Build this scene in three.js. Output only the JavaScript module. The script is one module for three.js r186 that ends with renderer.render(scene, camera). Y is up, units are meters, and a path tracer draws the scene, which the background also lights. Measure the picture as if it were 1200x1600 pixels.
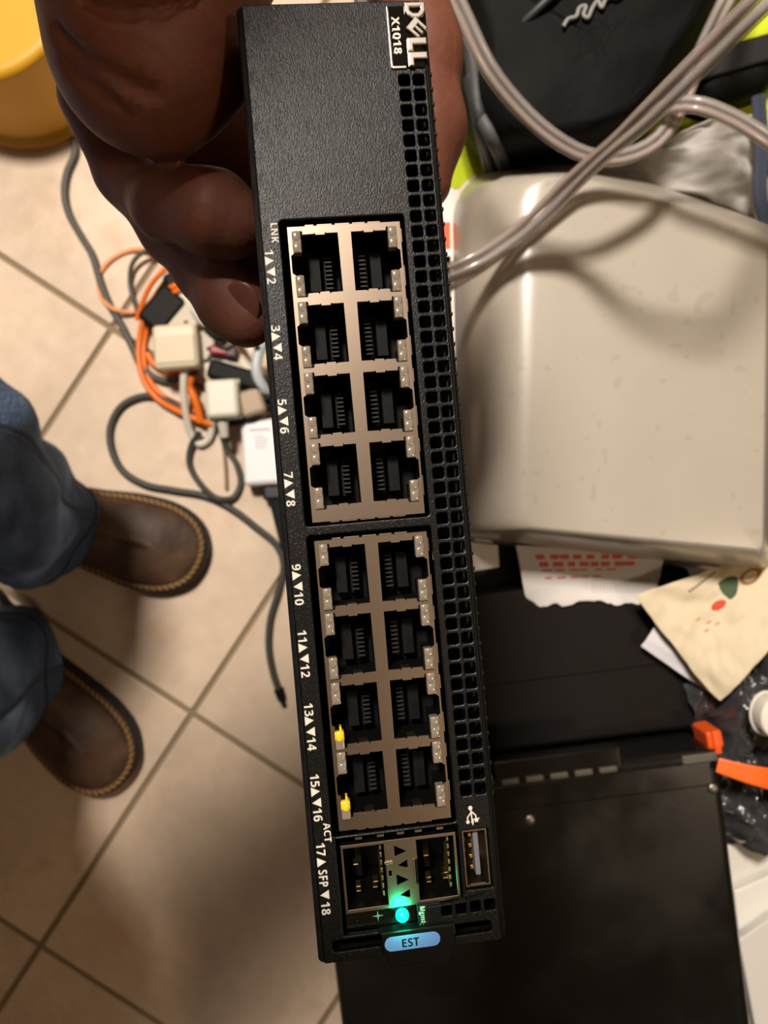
import * as THREE from 'three';
import { RoundedBoxGeometry } from 'three/addons/geometries/RoundedBoxGeometry.js';
import { TextGeometry } from 'three/addons/geometries/TextGeometry.js';
import { FontLoader } from 'three/addons/loaders/FontLoader.js';
import { MarchingCubes } from 'three/addons/objects/MarchingCubes.js';
import { RectAreaLightUniformsLib } from 'three/addons/lights/RectAreaLightUniformsLib.js';
import * as BGU from 'three/addons/utils/BufferGeometryUtils.js';

// ------------------------------------------------------------ camera, light, exposure
const CAM_H = 0.912;                       // a phone held at waist height, looking straight down
const FOCAL = 1202;                        // pixels, of a 1200 x 1600 frame
const scene = new THREE.Scene();
scene.background = new THREE.Color(0x0a0806);
const camera = new THREE.PerspectiveCamera(2 * Math.atan(800 / FOCAL) * 180 / Math.PI, 0.75, 0.01, 20);
camera.position.set(0, CAM_H, 0);
camera.up.set(0, 0, -1);
camera.lookAt(0, 0, 0);
camera.focus = 0.172;
camera.userData.fStop = 22;
const renderer = new THREE.WebGLRenderer({ antialias: true });
renderer.toneMapping = THREE.LinearToneMapping;
renderer.toneMappingExposure = 0.92;
renderer.shadowMap.enabled = true;
RectAreaLightUniformsLib.init();
const LAMP = { x: -0.40, y: 2.44, z: -1.0, size: 0.3, color: 0xfff3e6, power: 330 };
const lampLight = new THREE.RectAreaLight(LAMP.color, LAMP.power, LAMP.size, LAMP.size);
lampLight.position.set(LAMP.x, LAMP.y - 0.052, LAMP.z);
lampLight.lookAt(LAMP.x, 0, LAMP.z);
scene.add(lampLight);
const LAMP2 = { x: 1.05, y: 2.44, z: .5, size: .2, color: 0xffe2c0, power: 55 };
const lampLight2 = new THREE.RectAreaLight(LAMP2.color, LAMP2.power, LAMP2.size, LAMP2.size);
lampLight2.position.set(LAMP2.x, LAMP2.y - .052, LAMP2.z); lampLight2.lookAt(LAMP2.x, 0, LAMP2.z); scene.add(lampLight2);

// ------------------------------------------------------------ helpers
let seed = 7;
const rnd = () => { seed = (seed * 1664525 + 1013904223) >>> 0; return seed / 4294967296; };
const rr = (a, b) => a + (b - a) * rnd();
const V = (x, y, z) => new THREE.Vector3(x, y, z);
const taken = {};
function numbered(n) { const k = taken[n] = (taken[n] ?? -1) + 1; return k ? `${n}_${String(k).padStart(3, '0')}` : n; }
function tag(o, label, category, group, kind) {
  Object.assign(o.userData, label ? { label } : {}, category ? { category } : {}, group ? { group } : {}, kind ? { kind } : {});
  return o;
}
function thing(name, label, category, pos = [0, 0, 0], group) {
  const o = new THREE.Group(); o.name = numbered(name); o.position.set(...pos); scene.add(o);
  return tag(o, label, category, group);
}
function part(name, geos, mat, parent, label) {
  const list = [].concat(geos);
  const g = list.length > 1 ? BGU.mergeGeometries(list.map(clean)) : list[0];
  const m = new THREE.Mesh(g, mat); m.name = parent === scene ? numbered(name) : name; m.castShadow = m.receiveShadow = true;
  if (parent !== scene) { const k = parent.userData._n ??= {}; }
  parent.add(m); if (label) m.userData.label = label;
  return m;
}
function clean(g) {                                         // alike attributes for merging
  const o = g.index ? g.toNonIndexed() : g.clone();
  for (const k of Object.keys(o.attributes)) if (!['position', 'normal', 'uv'].includes(k)) o.deleteAttribute(k);
  if (!o.attributes.normal) o.computeVertexNormals();
  if (!o.attributes.uv) o.setAttribute('uv', new THREE.BufferAttribute(new Float32Array(o.attributes.position.count * 2), 2));
  o.groups = []; o.morphAttributes = {};
  return o;
}
function boxUV(g, s = 1) {                                  // uv in metres, by the way each face points
  const o = g.index ? g.toNonIndexed() : g; const p = o.attributes.position, uv = new Float32Array(p.count * 2);
  const a = V(), b = V(), c = V(), n = V();
  for (let i = 0; i < p.count; i += 3) {
    a.fromBufferAttribute(p, i); b.fromBufferAttribute(p, i + 1); c.fromBufferAttribute(p, i + 2);
    n.copy(b).sub(a).cross(c.clone().sub(a)); const x = Math.abs(n.x), y = Math.abs(n.y), z = Math.abs(n.z);
    [a, b, c].forEach((q, k) => { const t = y >= x && y >= z ? [q.x, q.z] : x >= z ? [q.z, q.y] : [q.x, q.y]; uv[(i + k) * 2] = t[0] * s; uv[(i + k) * 2 + 1] = t[1] * s; });
  }
  o.setAttribute('uv', new THREE.BufferAttribute(uv, 2)); return o;
}
const at = (px, py, h) => V((px - 600) * (CAM_H - h) / FOCAL, h, (py - 800) * (CAM_H - h) / FOCAL);   // the point at height h that a sight line meets
const rad = (px, h) => px * (CAM_H - h) / FOCAL;
function rbox(w, h, d, r = 0.002, x = 0, y = 0, z = 0, seg = 2) { return boxUV(new RoundedBoxGeometry(w, h, d, seg, Math.min(r, w / 2.01, h / 2.01, d / 2.01)).translate(x, y, z)); }
function box(w, h, d, x = 0, y = 0, z = 0) { return boxUV(new THREE.BoxGeometry(w, h, d).translate(x, y, z)); }
function tube(pts, r, seg = 80, rs = 10, closed = false) { return new THREE.TubeGeometry(new THREE.CatmullRomCurve3(pts, closed, 'centripetal'), seg, r, rs, closed); }
function ball(p, r) { return new THREE.SphereGeometry(r, 14, 10).translate(p.x, p.y, p.z); }
function stick(a, b, r, r2 = r, seg = 10) {
  const d = b.clone().sub(a), g = new THREE.CylinderGeometry(r2, r, d.length(), seg);
  g.applyQuaternion(new THREE.Quaternion().setFromUnitVectors(V(0, 1, 0), d.clone().normalize()));
  return g.translate((a.x + b.x) / 2, (a.y + b.y) / 2, (a.z + b.z) / 2);
}
function loft(rings, capA = true, capB = true) {            // rings: arrays of Vector3, alike in count
  const n = rings[0].length, pos = [], uv = [], idx = [];
  rings.forEach((r, j) => r.forEach((p, i) => { pos.push(p.x, p.y, p.z); uv.push(i / n, j / (rings.length - 1)); }));
  for (let j = 0; j < rings.length - 1; j++) for (let i = 0; i < n; i++) { const k = (i + 1) % n, a = j * n + i, b = j * n + k, c = a + n, d = b + n; idx.push(a, c, b, b, c, d); }
  const cap = (j, flip) => { const m = V(); rings[j].forEach(p => m.add(p)); m.divideScalar(n); const q = pos.length / 3; pos.push(m.x, m.y, m.z); uv.push(.5, .5); for (let i = 0; i < n; i++) { const a = j * n + i, b = j * n + (i + 1) % n; flip ? idx.push(q, b, a) : idx.push(q, a, b); } };
  if (capA) cap(0, false); if (capB) cap(rings.length - 1, true);
  const g = new THREE.BufferGeometry(); g.setAttribute('position', new THREE.Float32BufferAttribute(pos, 3)); g.setAttribute('uv', new THREE.Float32BufferAttribute(uv, 2)); g.setIndex(idx); g.computeVertexNormals();
  return g;
}
function sheet(fn, nu, nv, thick) {                         // a thin sheet with thickness: fn(s, t) gives points of its upper side
  const top = [], pos = [], uv = [], idx = [];
  for (let j = 0; j <= nv; j++) for (let i = 0; i <= nu; i++) { const p = fn(i / nu, j / nv); top.push(p); }
  const N = top.length;
  for (const k of [0, 1]) top.forEach((p, q) => { pos.push(p.x, p.y - k * thick, p.z); uv.push((q % (nu + 1)) / nu, 1 - Math.floor(q / (nu + 1)) / nv); });
  const id = (i, j, k) => k * N + j * (nu + 1) + i;
  for (let j = 0; j < nv; j++) for (let i = 0; i < nu; i++) for (const k of [0, 1]) { const a = id(i, j, k), b = id(i + 1, j, k), c = id(i, j + 1, k), d = id(i + 1, j + 1, k); k ? idx.push(a, b, c, b, d, c) : idx.push(a, c, b, b, c, d); }
  const rim = []; for (let i = 0; i < nu; i++) rim.push([i, 0]); for (let j = 0; j < nv; j++) rim.push([nu, j]); for (let i = nu; i > 0; i--) rim.push([i, nv]); for (let j = nv; j > 0; j--) rim.push([0, j]);
  rim.forEach(([i, j], q) => { const [k, l] = rim[(q + 1) % rim.length]; idx.push(id(i, j, 0), id(k, l, 0), id(i, j, 1), id(k, l, 0), id(k, l, 1), id(i, j, 1)); });
  const g = new THREE.BufferGeometry(); g.setAttribute('position', new THREE.Float32BufferAttribute(pos, 3)); g.setAttribute('uv', new THREE.Float32BufferAttribute(uv, 2)); g.setIndex(idx); g.computeVertexNormals();
  return g;
}
// tileable value noise
const HT = new Float32Array(65536); for (let i = 0; i < 65536; i++) HT[i] = rnd();
const hash = (x, y, s) => HT[((x * 73 + y * 179 + s * 5471) ^ (x * y * 13 + s * 31)) & 65535];
function vnoise(x, y, px, py, s) {
  const xi = Math.floor(x), yi = Math.floor(y), f = x - xi, g = y - yi, u = f * f * (3 - 2 * f), w = g * g * (3 - 2 * g), m = (a, b) => ((a % b) + b) % b;
  const a = hash(m(xi, px), m(yi, py), s), b = hash(m(xi + 1, px), m(yi, py), s), c = hash(m(xi, px), m(yi + 1, py), s), d = hash(m(xi + 1, px), m(yi + 1, py), s);
  return a + (b - a) * u + (c - a) * w + (a - b - c + d) * u * w;
}
function fbm(u, v, fx, fy, oct, s) { let t = 0, a = .5, n = 0; for (let o = 0; o < oct; o++) { t += a * vnoise(u * fx, v * fy, fx, fy, s + o); n += a; a *= .5; fx *= 2; fy *= 2; } return t / n; }
function tex(size, fn, srgb, rep = [1, 1]) {                // fn(u, v) -> [r, g, b] or a number, 0..1
  const d = new Uint8Array(size * size * 4);
  for (let j = 0; j < size; j++) for (let i = 0; i < size; i++) { let c = fn(i / size, j / size); if (typeof c === 'number') c = [c, c, c]; const k = (j * size + i) * 4; for (let q = 0; q < 3; q++) d[k + q] = Math.max(0, Math.min(255, c[q] * 255)); d[k + 3] = 255; }
  const t = new THREE.DataTexture(d, size, size); t.wrapS = t.wrapT = THREE.RepeatWrapping; t.magFilter = THREE.LinearFilter; t.minFilter = THREE.LinearMipmapLinearFilter; t.generateMipmaps = true;
  if (srgb) t.colorSpace = THREE.SRGBColorSpace; t.repeat.set(...rep); t.needsUpdate = true; return t;
}
function rep(t, x, y) { const c = t.clone(); c.repeat.set(x, y); c.needsUpdate = true; return c; }
function canvasTex(w, h, draw) { const c = document.createElement('canvas'); c.width = w; c.height = h; draw(c.getContext('2d'), w, h); const t = new THREE.CanvasTexture(c); t.colorSpace = THREE.SRGBColorSpace; t.anisotropy = 8; return t; }
const M = (color, roughness = .6, metalness = 0, o = {}) => new THREE.MeshStandardMaterial({ color, roughness, metalness, ...o });
const P = (color, roughness = .6, metalness = 0, o = {}) => new THREE.MeshPhysicalMaterial({ color, roughness, metalness, ...o });

const NZ = {
  fine: tex(256, (u, v) => fbm(u, v, 24, 24, 3, 1)),
  coarse: tex(256, (u, v) => fbm(u, v, 5, 5, 5, 4)),
  grain: tex(512, (u, v) => { const n = vnoise(u * 62 + fbm(u, v, 9, 9, 2, 17) * 2, v * 27, 62, 27, 9) * .6 + vnoise(u * 128, v * 80, 128, 80, 12) * .4; return n * n * n * 2; }),
  scratch: tex(512, (u, v) => .5 + .5 * (fbm(u, v, 6, 120, 3, 21) - .5)),
};

// ------------------------------------------------------------ the room
const ROOM = { x0: -1.9, x1: 1.3, z0: -1.7, z1: 1.7, h: 2.5 };
const wallMat = M(0x6b5d4c, .9, 0, { bumpMap: rep(NZ.fine, 3, 3), bumpScale: .0008 });
function struct(name, geo, mat) { const m = part(name, geo, mat, scene); m.userData.kind = 'structure'; return m; }
{
  const { x0, x1, z0, z1, h } = ROOM, w = x1 - x0, d = z1 - z0, cx = (x0 + x1) / 2, cz = (z0 + z1) / 2;
  struct('ceiling', box(w + .2, .1, d + .2, cx, h + .05, cz), M(0xc9b9a2, .9));
  struct('wall_left', box(.1, h + .1, d + .2, x0 - .05, h / 2 - .05, cz), wallMat);
  struct('wall_right', box(.1, h + .1, d + .2, x1 + .05, h / 2 - .05, cz), wallMat);
  struct('wall_back', box(w, h + .1, .1, cx, h / 2 - .05, z0 - .05), wallMat);
  struct('wall_front', box(w, h + .1, .1, cx, h / 2 - .05, z1 + .05), wallMat);
  const floor = struct('floor', box(w, .05, d, cx, -.0295, cz), M(0x8d7d64, .95, 0, { bumpMap: rep(NZ.fine, 40, 40), bumpScale: .001 }));
  // square ceramic tiles laid askew, the joints sunk between them
  const pitch = .33, gap = .0062, ang = -33.2 * Math.PI / 180, o = at(300, 1115, 0);
  const marble = k => tex(512, (u, v) => {
    const n = fbm(u, v, 4, 4, 6, 40 + k), m = fbm(u + n * .3, v + n * .2, 3, 3, 5, 60 + k), q = fbm(u, v, 30, 30, 3, 80 + k), st = Math.max(0, fbm(u, v, 7, 7, 4, 95 + k) - .68) * 1.2;
    const t = .87 + .14 * (m - .5) + .06 * (q - .5);
    return [t * .93 - st * .10, t * .835 - st * .2, t * .73 - st * .22];
  }, true);
  const mats = [0, 1, 2].map(k => { const t = marble(k * 7); return P(0xffffff, .8, 0, { map: rep(t, 2.6, 2.6), bumpMap: rep(NZ.coarse, 6, 6), bumpScale: .0006, roughnessMap: rep(NZ.coarse, 4, 4) }); });
  mats.forEach(m => { m.roughness = .95; });
  const geos = [0, 1, 2, 3].map(k => { const g = rbox(pitch - gap, .014, pitch - gap, .0022, 0, -.007, 0, 2); const uv = g.attributes.uv; for (let i = 0; i < uv.count; i++) uv.setXY(i, uv.getX(i) + k * .37, uv.getY(i) + k * .21); return g; });
  const ex = V(Math.cos(ang), 0, -Math.sin(ang)), ez = V(Math.sin(ang), 0, Math.cos(ang));
  for (let a = -9; a <= 9; a++) for (let b = -9; b <= 9; b++) {
    const p = o.clone().addScaledVector(ex, (a + .5) * pitch).addScaledVector(ez, (b + .5) * pitch);
    if (p.x < x0 + .05 || p.x > x1 - .05 || p.z < z0 + .05 || p.z > z1 - .05) continue;
    const t = new THREE.Mesh(geos[Math.floor(rnd() * 4)], mats[Math.floor(rnd() * 3)]); t.name = 'tile'; t.castShadow = t.receiveShadow = true;
    t.position.set(p.x, rr(-.0006, 0), p.z); t.rotation.y = ang + Math.floor(rnd() * 4) * Math.PI / 2; floor.add(t);
  }
}
for (const [LAMP_, label] of [[LAMP, 'larger square ceiling lamp with a warm glowing diffuser'], [LAMP2, 'smaller square ceiling lamp above the desk']]) { // the ceiling lamps
  const L = thing('ceiling_lamp', label, 'lamp', [LAMP_.x, LAMP_.y, LAMP_.z]);
  part('housing', rbox(LAMP_.size + .03, .06, LAMP_.size + .03, .01, 0, .03, 0), M(0xe8e2d6, .5), L);
  part('diffuser', rbox(LAMP_.size, .05, LAMP_.size, .012, 0, -.022, 0), P(0xfff4e4, .6, 0, { emissive: LAMP_.color, emissiveIntensity: 6 }), L);
}
// ------------------------------------------------------------ the network switch, its face in millimetres: v across, u down the face
const fontBold = await new FontLoader().loadAsync('fonts/droid/droid_sans_bold.typeface.json');
const SW = thing('network_switch', 'black rack network switch with sixteen jacks and a green light, held in the hand', 'network switch');
{
  const D = .1674, th = 4.95 * Math.PI / 180, ti = 5.1 * Math.PI / 180;
  const x = V(Math.cos(th) * Math.cos(ti), -Math.sin(ti), -Math.sin(th) * Math.cos(ti)), y = V(-Math.sin(th), 0, -Math.cos(th)), z = x.clone().cross(y);
  SW.matrix.makeBasis(x, y, z); SW.quaternion.setFromRotationMatrix(SW.matrix);
  SW.position.copy(at(577, 752, CAM_H - D));
}
const S = .001;
function path(pts, hole) { const s = hole ? new THREE.Path() : new THREE.Shape(); pts.forEach(([v, u], i) => i ? s.lineTo(v, -u) : s.moveTo(v, -u)); s.closePath(); return s; }
function rrect(v0, v1, u0, u1, r, hole) {
  const s = hole ? new THREE.Path() : new THREE.Shape(), a = -u1, b = -u0;
  s.moveTo(v0 + r, a); s.lineTo(v1 - r, a); s.absarc(v1 - r, a + r, r, -Math.PI / 2, 0); s.lineTo(v1, b - r); s.absarc(v1 - r, b - r, r, 0, Math.PI / 2);
  s.lineTo(v0 + r, b); s.absarc(v0 + r, b - r, r, Math.PI / 2, Math.PI); s.lineTo(v0, a + r); s.absarc(v0 + r, a + r, r, Math.PI, Math.PI * 1.5); s.closePath(); return s;
}
function ex(shape, depth, zTop, bev = 0, cs = 3, seg = 2) {     // extruded back from zTop
  const g = new THREE.ExtrudeGeometry(shape, { depth: depth - 2 * bev, bevelEnabled: bev > 0, bevelSize: bev, bevelThickness: bev, bevelOffset: -bev, bevelSegments: seg, curveSegments: cs });
  return g.translate(0, 0, zTop - depth + bev).scale(S, S, S);
}
function mb(v0, v1, u0, u1, z0, z1, r = .1) { return rbox((v1 - v0) * S, (u1 - u0) * S, (z1 - z0) * S, r * S, (v0 + v1) / 2 * S, -(u0 + u1) / 2 * S, (z0 + z1) / 2 * S, 1); }

// white print on the black face
const FV0 = -19.9, FV1 = 21.5, FU0 = -104.6, FU1 = 103;
const printTex = canvasTex(Math.round(2048 * (FV1 - FV0) / (FU1 - FU0)), 2048, (c, w, h) => {
  const k = h / (FU1 - FU0), X = v => (v - FV0) * k, Y = u => (u - FU0) * k;
  c.fillStyle = '#050505'; c.fillRect(0, 0, w, h);
  c.fillStyle = '#cfc7ba'; c.strokeStyle = '#cfc7ba'; c.textAlign = 'center'; c.textBaseline = 'middle';
  const word = (s, v, u, mm, wide = 1, bold = 'bold ') => { c.save(); c.translate(X(v), Y(u)); c.rotate(Math.PI / 2); c.scale(wide, 1); c.font = `${bold}${mm * k}px sans-serif`; c.fillText(s, 0, 0); c.restore(); };
  const tri = (v, u, up) => { const a = 1.05, b = 1.0; c.beginPath(); if (up) { c.moveTo(X(v - b), Y(u - a)); c.lineTo(X(v - b), Y(u + a)); c.lineTo(X(v + b), Y(u)); } else { c.moveTo(X(v + b), Y(u - a)); c.lineTo(X(v + b), Y(u + a)); c.lineTo(X(v - b), Y(u)); } c.fill(); };
  const V0 = -17.35, H = 2.75;
  word('LNK', -15.75, -55.2, 2.25, 1.02); word('ACT', -15.5, 74.8, 2.25, 1.02);
  [-47.9, -31.5, -15.55, .25, 20.6, 35.85, 51.65, 67.0].forEach((u, i) => {
    const a = String(2 * i + 1), b = String(2 * i + 2), q = a.length > 1 ? .65 : 0, r = b.length > 1 ? .65 : 0, o = i === 4 ? -.4 : 0;
    word(a, V0, u - 3.0 - q + o, H); tri(V0, u - 1.25 + o, true); tri(V0, u + 1.15 + o, false); word(b, V0, u + 3.1 + r + o, H);
  });
  word('17', V0, 78.25, H); tri(V0, 81.0, true); word('SFP', V0, 84.5, H, .84); tri(V0, 88.1, false); word('18', V0, 91.0, H);
  word('Mgmt', 3.25, 94.9, 1.7, 1);
  // the trident of the usb socket
  c.lineWidth = .34 * k; c.lineCap = 'round'; c.lineJoin = 'round';
  const line = (...q) => { c.beginPath(); q.forEach(([v, u], i) => i ? c.lineTo(X(v), Y(u)) : c.moveTo(X(v), Y(u))); c.stroke(); };
  const dot = (v, u, r) => { c.beginPath(); c.arc(X(v), Y(u), r * k, 0, 7); c.fill(); };
  line([15.95, 73.4], [16.1, 76.4]); dot(15.9, 73.3, .5); c.beginPath(); c.moveTo(X(15.75), Y(76.2)); c.lineTo(X(16.5), Y(76.15)); c.lineTo(X(16.2), Y(77.3)); c.fill();
  line([15.95, 74.3], [15.1, 75.3], [15.15, 76.2]); dot(15.1, 76.3, .42); line([16, 74.0], [16.95, 75.0], [17, 76.0]); c.fillRect(X(16.65), Y(75.7), .8 * k, .8 * k);
  line([16.3, 75.9], [17.6, 75.75]);
});
printTex.repeat.set(1 / (FV1 - FV0), 1 / (FU1 - FU0)); printTex.offset.set(-FV0 / (FV1 - FV0), FU1 / (FU1 - FU0));
const mFace = P(0xffffff, .37, 0, { map: printTex, bumpMap: rep(NZ.grain, 1 / 11, 1 / 11), bumpScale: .000036, specularIntensity: .6 });
const mBlack = P(0x050505, .48, 0, { specularIntensity: .5, bumpMap: rep(NZ.fine, 200, 200), bumpScale: .00003 });
const mHole = M(0x070707, .7);
const mGloss = P(0x060606, .12, 0, { clearcoat: .3, clearcoatRoughness: .1 });
const mTin = M(0xa09080, .32, 1, { bumpMap: rep(NZ.scratch, .03, .03), bumpScale: .000004 });
const mChrome = M(0xe4dfd5, .28, 1);
const mGold = M(0xd2a95c, .3, 1);

// the front plate with its vents and cut-outs
const plate = rrect(-18.7, 20.35, -104.6, 102.95, .5), holes = [];
const ROWS = 48, U0 = -87.1, PITCH = (69.35 - -87.1) / (ROWS - 1);
for (let i = 0; i < ROWS; i++) { const u = U0 + i * PITCH; for (const v of [15.35, 18.55]) holes.push(rrect(v - 1.2, v + 1.2, u - 1.2, u + 1.2, .5, true)); }
for (const v of [8.8, 12, 15.2, 18.4]) holes.push(rrect(v - 1.15, v + 1.15, 93.75, 96.05, .4, true));
const B1 = { u0: -56.6, len: 64.6 }, B2 = { u0: 11.9, len: 63.4 };
for (const b of [B1, B2]) holes.push(rrect(-14.6, 12.6, b.u0 - 1.2, b.u0 + b.len + .7, .8, true));
holes.push(path([[-14, 76.5], [12.8, 76.5], [12.8, 93.35], [2.4, 93.55], [2.4, 97.5], [-14, 97.5]], true));   // transceiver cage and status panel
holes.push(rrect(13.4, 19.5, 78.1, 91.2, .4, true));
holes.push(rrect(-16.6, 18.3, 98.3, 100.7, .7, true));         // slot of the pull-out tab
holes.forEach(h => plate.holes.push(h));
const rimRing = (d, z) => rrect(FV0 + d, FV1 - d, FU0 + d * .3, FU1 - d * .3, 1).getPoints(4).slice(0, -1).map(p => V(p.x * S, p.y * S, z * S));
const rim = loft([rimRing(.3, -9), rimRing(0, -8.7), rimRing(0, -1.25), rimRing(.25, -.8), rimRing(.9, -.3), rimRing(1.15, -.25), rimRing(1.25, -1.4), rimRing(1.25, -9)], false, false);
const teeth = [];
for (let i = 0; i <= ROWS; i++) { const u = U0 + (i - .5) * PITCH; teeth.push(mb(20.9, 21.75, u - .4, u + .4, -2.6, -.75, .2)); }
const bezel = part('bezel', ex(plate, 1.5, 0, .28), mFace, SW, 'textured black front plate with white print and square vents');
part('bezel_rim', [rim, ...teeth], mBlack, SW);
const shell = rrect(-19.2, 20.8, -103.8, 102.2, 1); shell.holes.push(rrect(-18.3, 19.9, -102.9, 101.3, .4, true));
part('chassis', [ex(shell, 244, -6, .4), mb(-18.4, 20, -103, 101.4, -250, -248.6), mb(-18.4, 20, -103, 101.4, -42, -41)], mBlack, SW);

// jacks
const jackL = (u, g = 0) => [[-12.75 - g, u + 5.3], [-10.9 - g, u + 5.3], [-10.9 - g, u + 1.95], [-1.9 + g, u + 1.95], [-1.9 + g, u + 14.6], [-10.9 - g, u + 14.6], [-10.9 - g, u + 11.2], [-12.75 - g, u + 11.2]];
const frameHoleL = u => [[-12.15, u + .95], [-9.85, u + .95], [-9.7, u + 1.75], [-7.35, u + 1.7], [-7.2, u + 1.35], [-6.9, u + 1.95], [-5.1, u + 1.95], [-4.85, u + 1.35], [-4.6, u + 1.65], [-2.05, u + 1.65], [-1.95, u + 14.75],
  [-4.5, u + 14.8], [-4.8, u + 15.15], [-5.1, u + 14.55], [-6.9, u + 14.6], [-7.2, u + 15.15], [-7.5, u + 14.75], [-9.5, u + 14.8], [-9.7, u + 15.6], [-12.15, u + 15.6], [-12.1, u + 10.7], [-12.75, u + 10.2], [-12.75, u + 6.3], [-12.1, u + 5.8]];
const mir = pts => pts.map(([v, u]) => [-1.36 - v, u]);        // the right-hand row is the left one mirrored
const mSocket = P(0x040404, .6, 0, { specularIntensity: .3 }), mLens = P(0x8c8071, .2, 0, { clearcoat: 1, clearcoatRoughness: .06, transmission: .25, thickness: .002, ior: 1.5 });
const mAmber = P(0xd9b02a, .22, 0, { clearcoat: 1, clearcoatRoughness: .06, emissive: 0xffb400, emissiveIntensity: .35 });
const mPin = M(0x1f1b17, .5, .5);
const lensGeo = (() => {                                       // a little two-domed light pipe
  const a = mb(-1.0, 1.0, -2.4, 2.4, -3.4, -.75, .3), d = [];
  for (const u of [-1.25, 1.2]) { const g = new THREE.SphereGeometry(1.05 * S, 12, 8); g.scale(.9, 1.12, .3); d.push(g.translate(0, -u * S, -.85 * S)); }
  return BGU.mergeGeometries([a, ...d].map(clean));
})();
const litGeo = (() => { const a = mb(-1.0, 1.0, -.2, 2.5, -3, -.3, .3), p = mb(.1, .6, -2.4, 0, -3, -.8, .15), g = new THREE.SphereGeometry(1.05 * S, 12, 8); g.scale(.92, 1.12, .55); return { tail: a, top: BGU.mergeGeometries([mb(-1.05, 1.05, -1.5, .6, -3, -.3, .35), p, g.translate(0, .5 * S, -.45 * S)].map(clean)) }; })();
function portBlock({ u0, len }, lit) {
  const step = (len - 2.8) / 4, us = [0, 1, 2, 3].map(i => u0 + i * step + (step - 15.45) * .5);
  const f = path([[-13.1, u0], [11.75, u0], [11.75, u0 + len], [-13.1, u0 + len]]);
  const out = [];                                              // spring tabs make the outer edge uneven
  for (const u of us) { f.holes.push(path(frameHoleL(u), true)); f.holes.push(path(mir(frameHoleL(u)).reverse(), true)); }
  for (const [a, b] of [[-9.2, -7.2], [-6.6, -3.2], [-2.6, .6], [1.2, 4], [4.6, 7.4]]) { out.push(mb(a, b, u0 - .3, u0 + .6, -1.5, -1.0, .08)); out.push(mb(a, b, u0 + len - .6, u0 + len + .25, -1.5, -1.0, .08)); }
  for (const u of us) for (const [a, b] of [[u + 1.6, u + 4.6], [u + 9.8, u + 14.2]]) out.push(mb(11.4, 11.98, a, b, -1.6, -1.02, .08));
  const blk = part('port_block', [ex(f, .5, -.95, .08, 1, 1), ...out], mTin, SW, 'tin-plated shield frame with eight jack openings');
  us.forEach((u, i) => [0, 1].forEach(side => {
    const m = side ? mir : p => p, s = path(m([[-13, u + .6], [-.7, u + .6], [-.7, u + 16], [-13, u + 16]]));
    s.holes.push(path(side ? m(jackL(u)).reverse() : jackL(u), true));
    const g = [ex(s, 12, -1.55)], X = (a, b) => side ? [-1.36 - b, -1.36 - a] : [a, b];
    g.push(mb(...X(-13, -.7), u + .6, u + 16, -13.6, -12.6));
    g.push(mb(...X(-8.9, -6.4), u + 4.6, u + 12.6, -12.4, -7.5)); g.push(mb(...X(-5.6, -4.6), u + 4.4, u + 12.8, -12.4, -8));
    part('port_socket', g, mSocket, blk);
    const pins = []; for (let k = 0; k < 8; k++) pins.push(mb(...X(-5.3, -3.7), u + 4.9 + k * .98, u + 5.35 + k * .98, -12, -7.2, .1));
    part('contact_pins', pins, mPin, blk).userData.kind = 'stuff';
    const tg = mb(...X(-6.9, -5.1), u + 1.5, u + 2.0, -5, -1, .1); part('spring_tab', [tg, mb(...X(-6.9, -5.1), u + 14.5, u + 14.95, -5, -1, .1)], mTin, blk);
    for (const du of [3.4, 13.05]) {
      const on = lit && !side && du > 10 && i > 1, v = side ? -1.36 + 11.2 : -11.2;
      const l = part('indicator_light', on ? litGeo.tail : lensGeo, mLens, blk);
      l.position.set(v * S, -(u + du) * S, 0);
      if (on) { const a = part('indicator_light', litGeo.top, mAmber, blk, 'amber glowing link light'); a.position.copy(l.position); }
    }
  }));
}
portBlock(B1, false); portBlock(B2, true);

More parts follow.
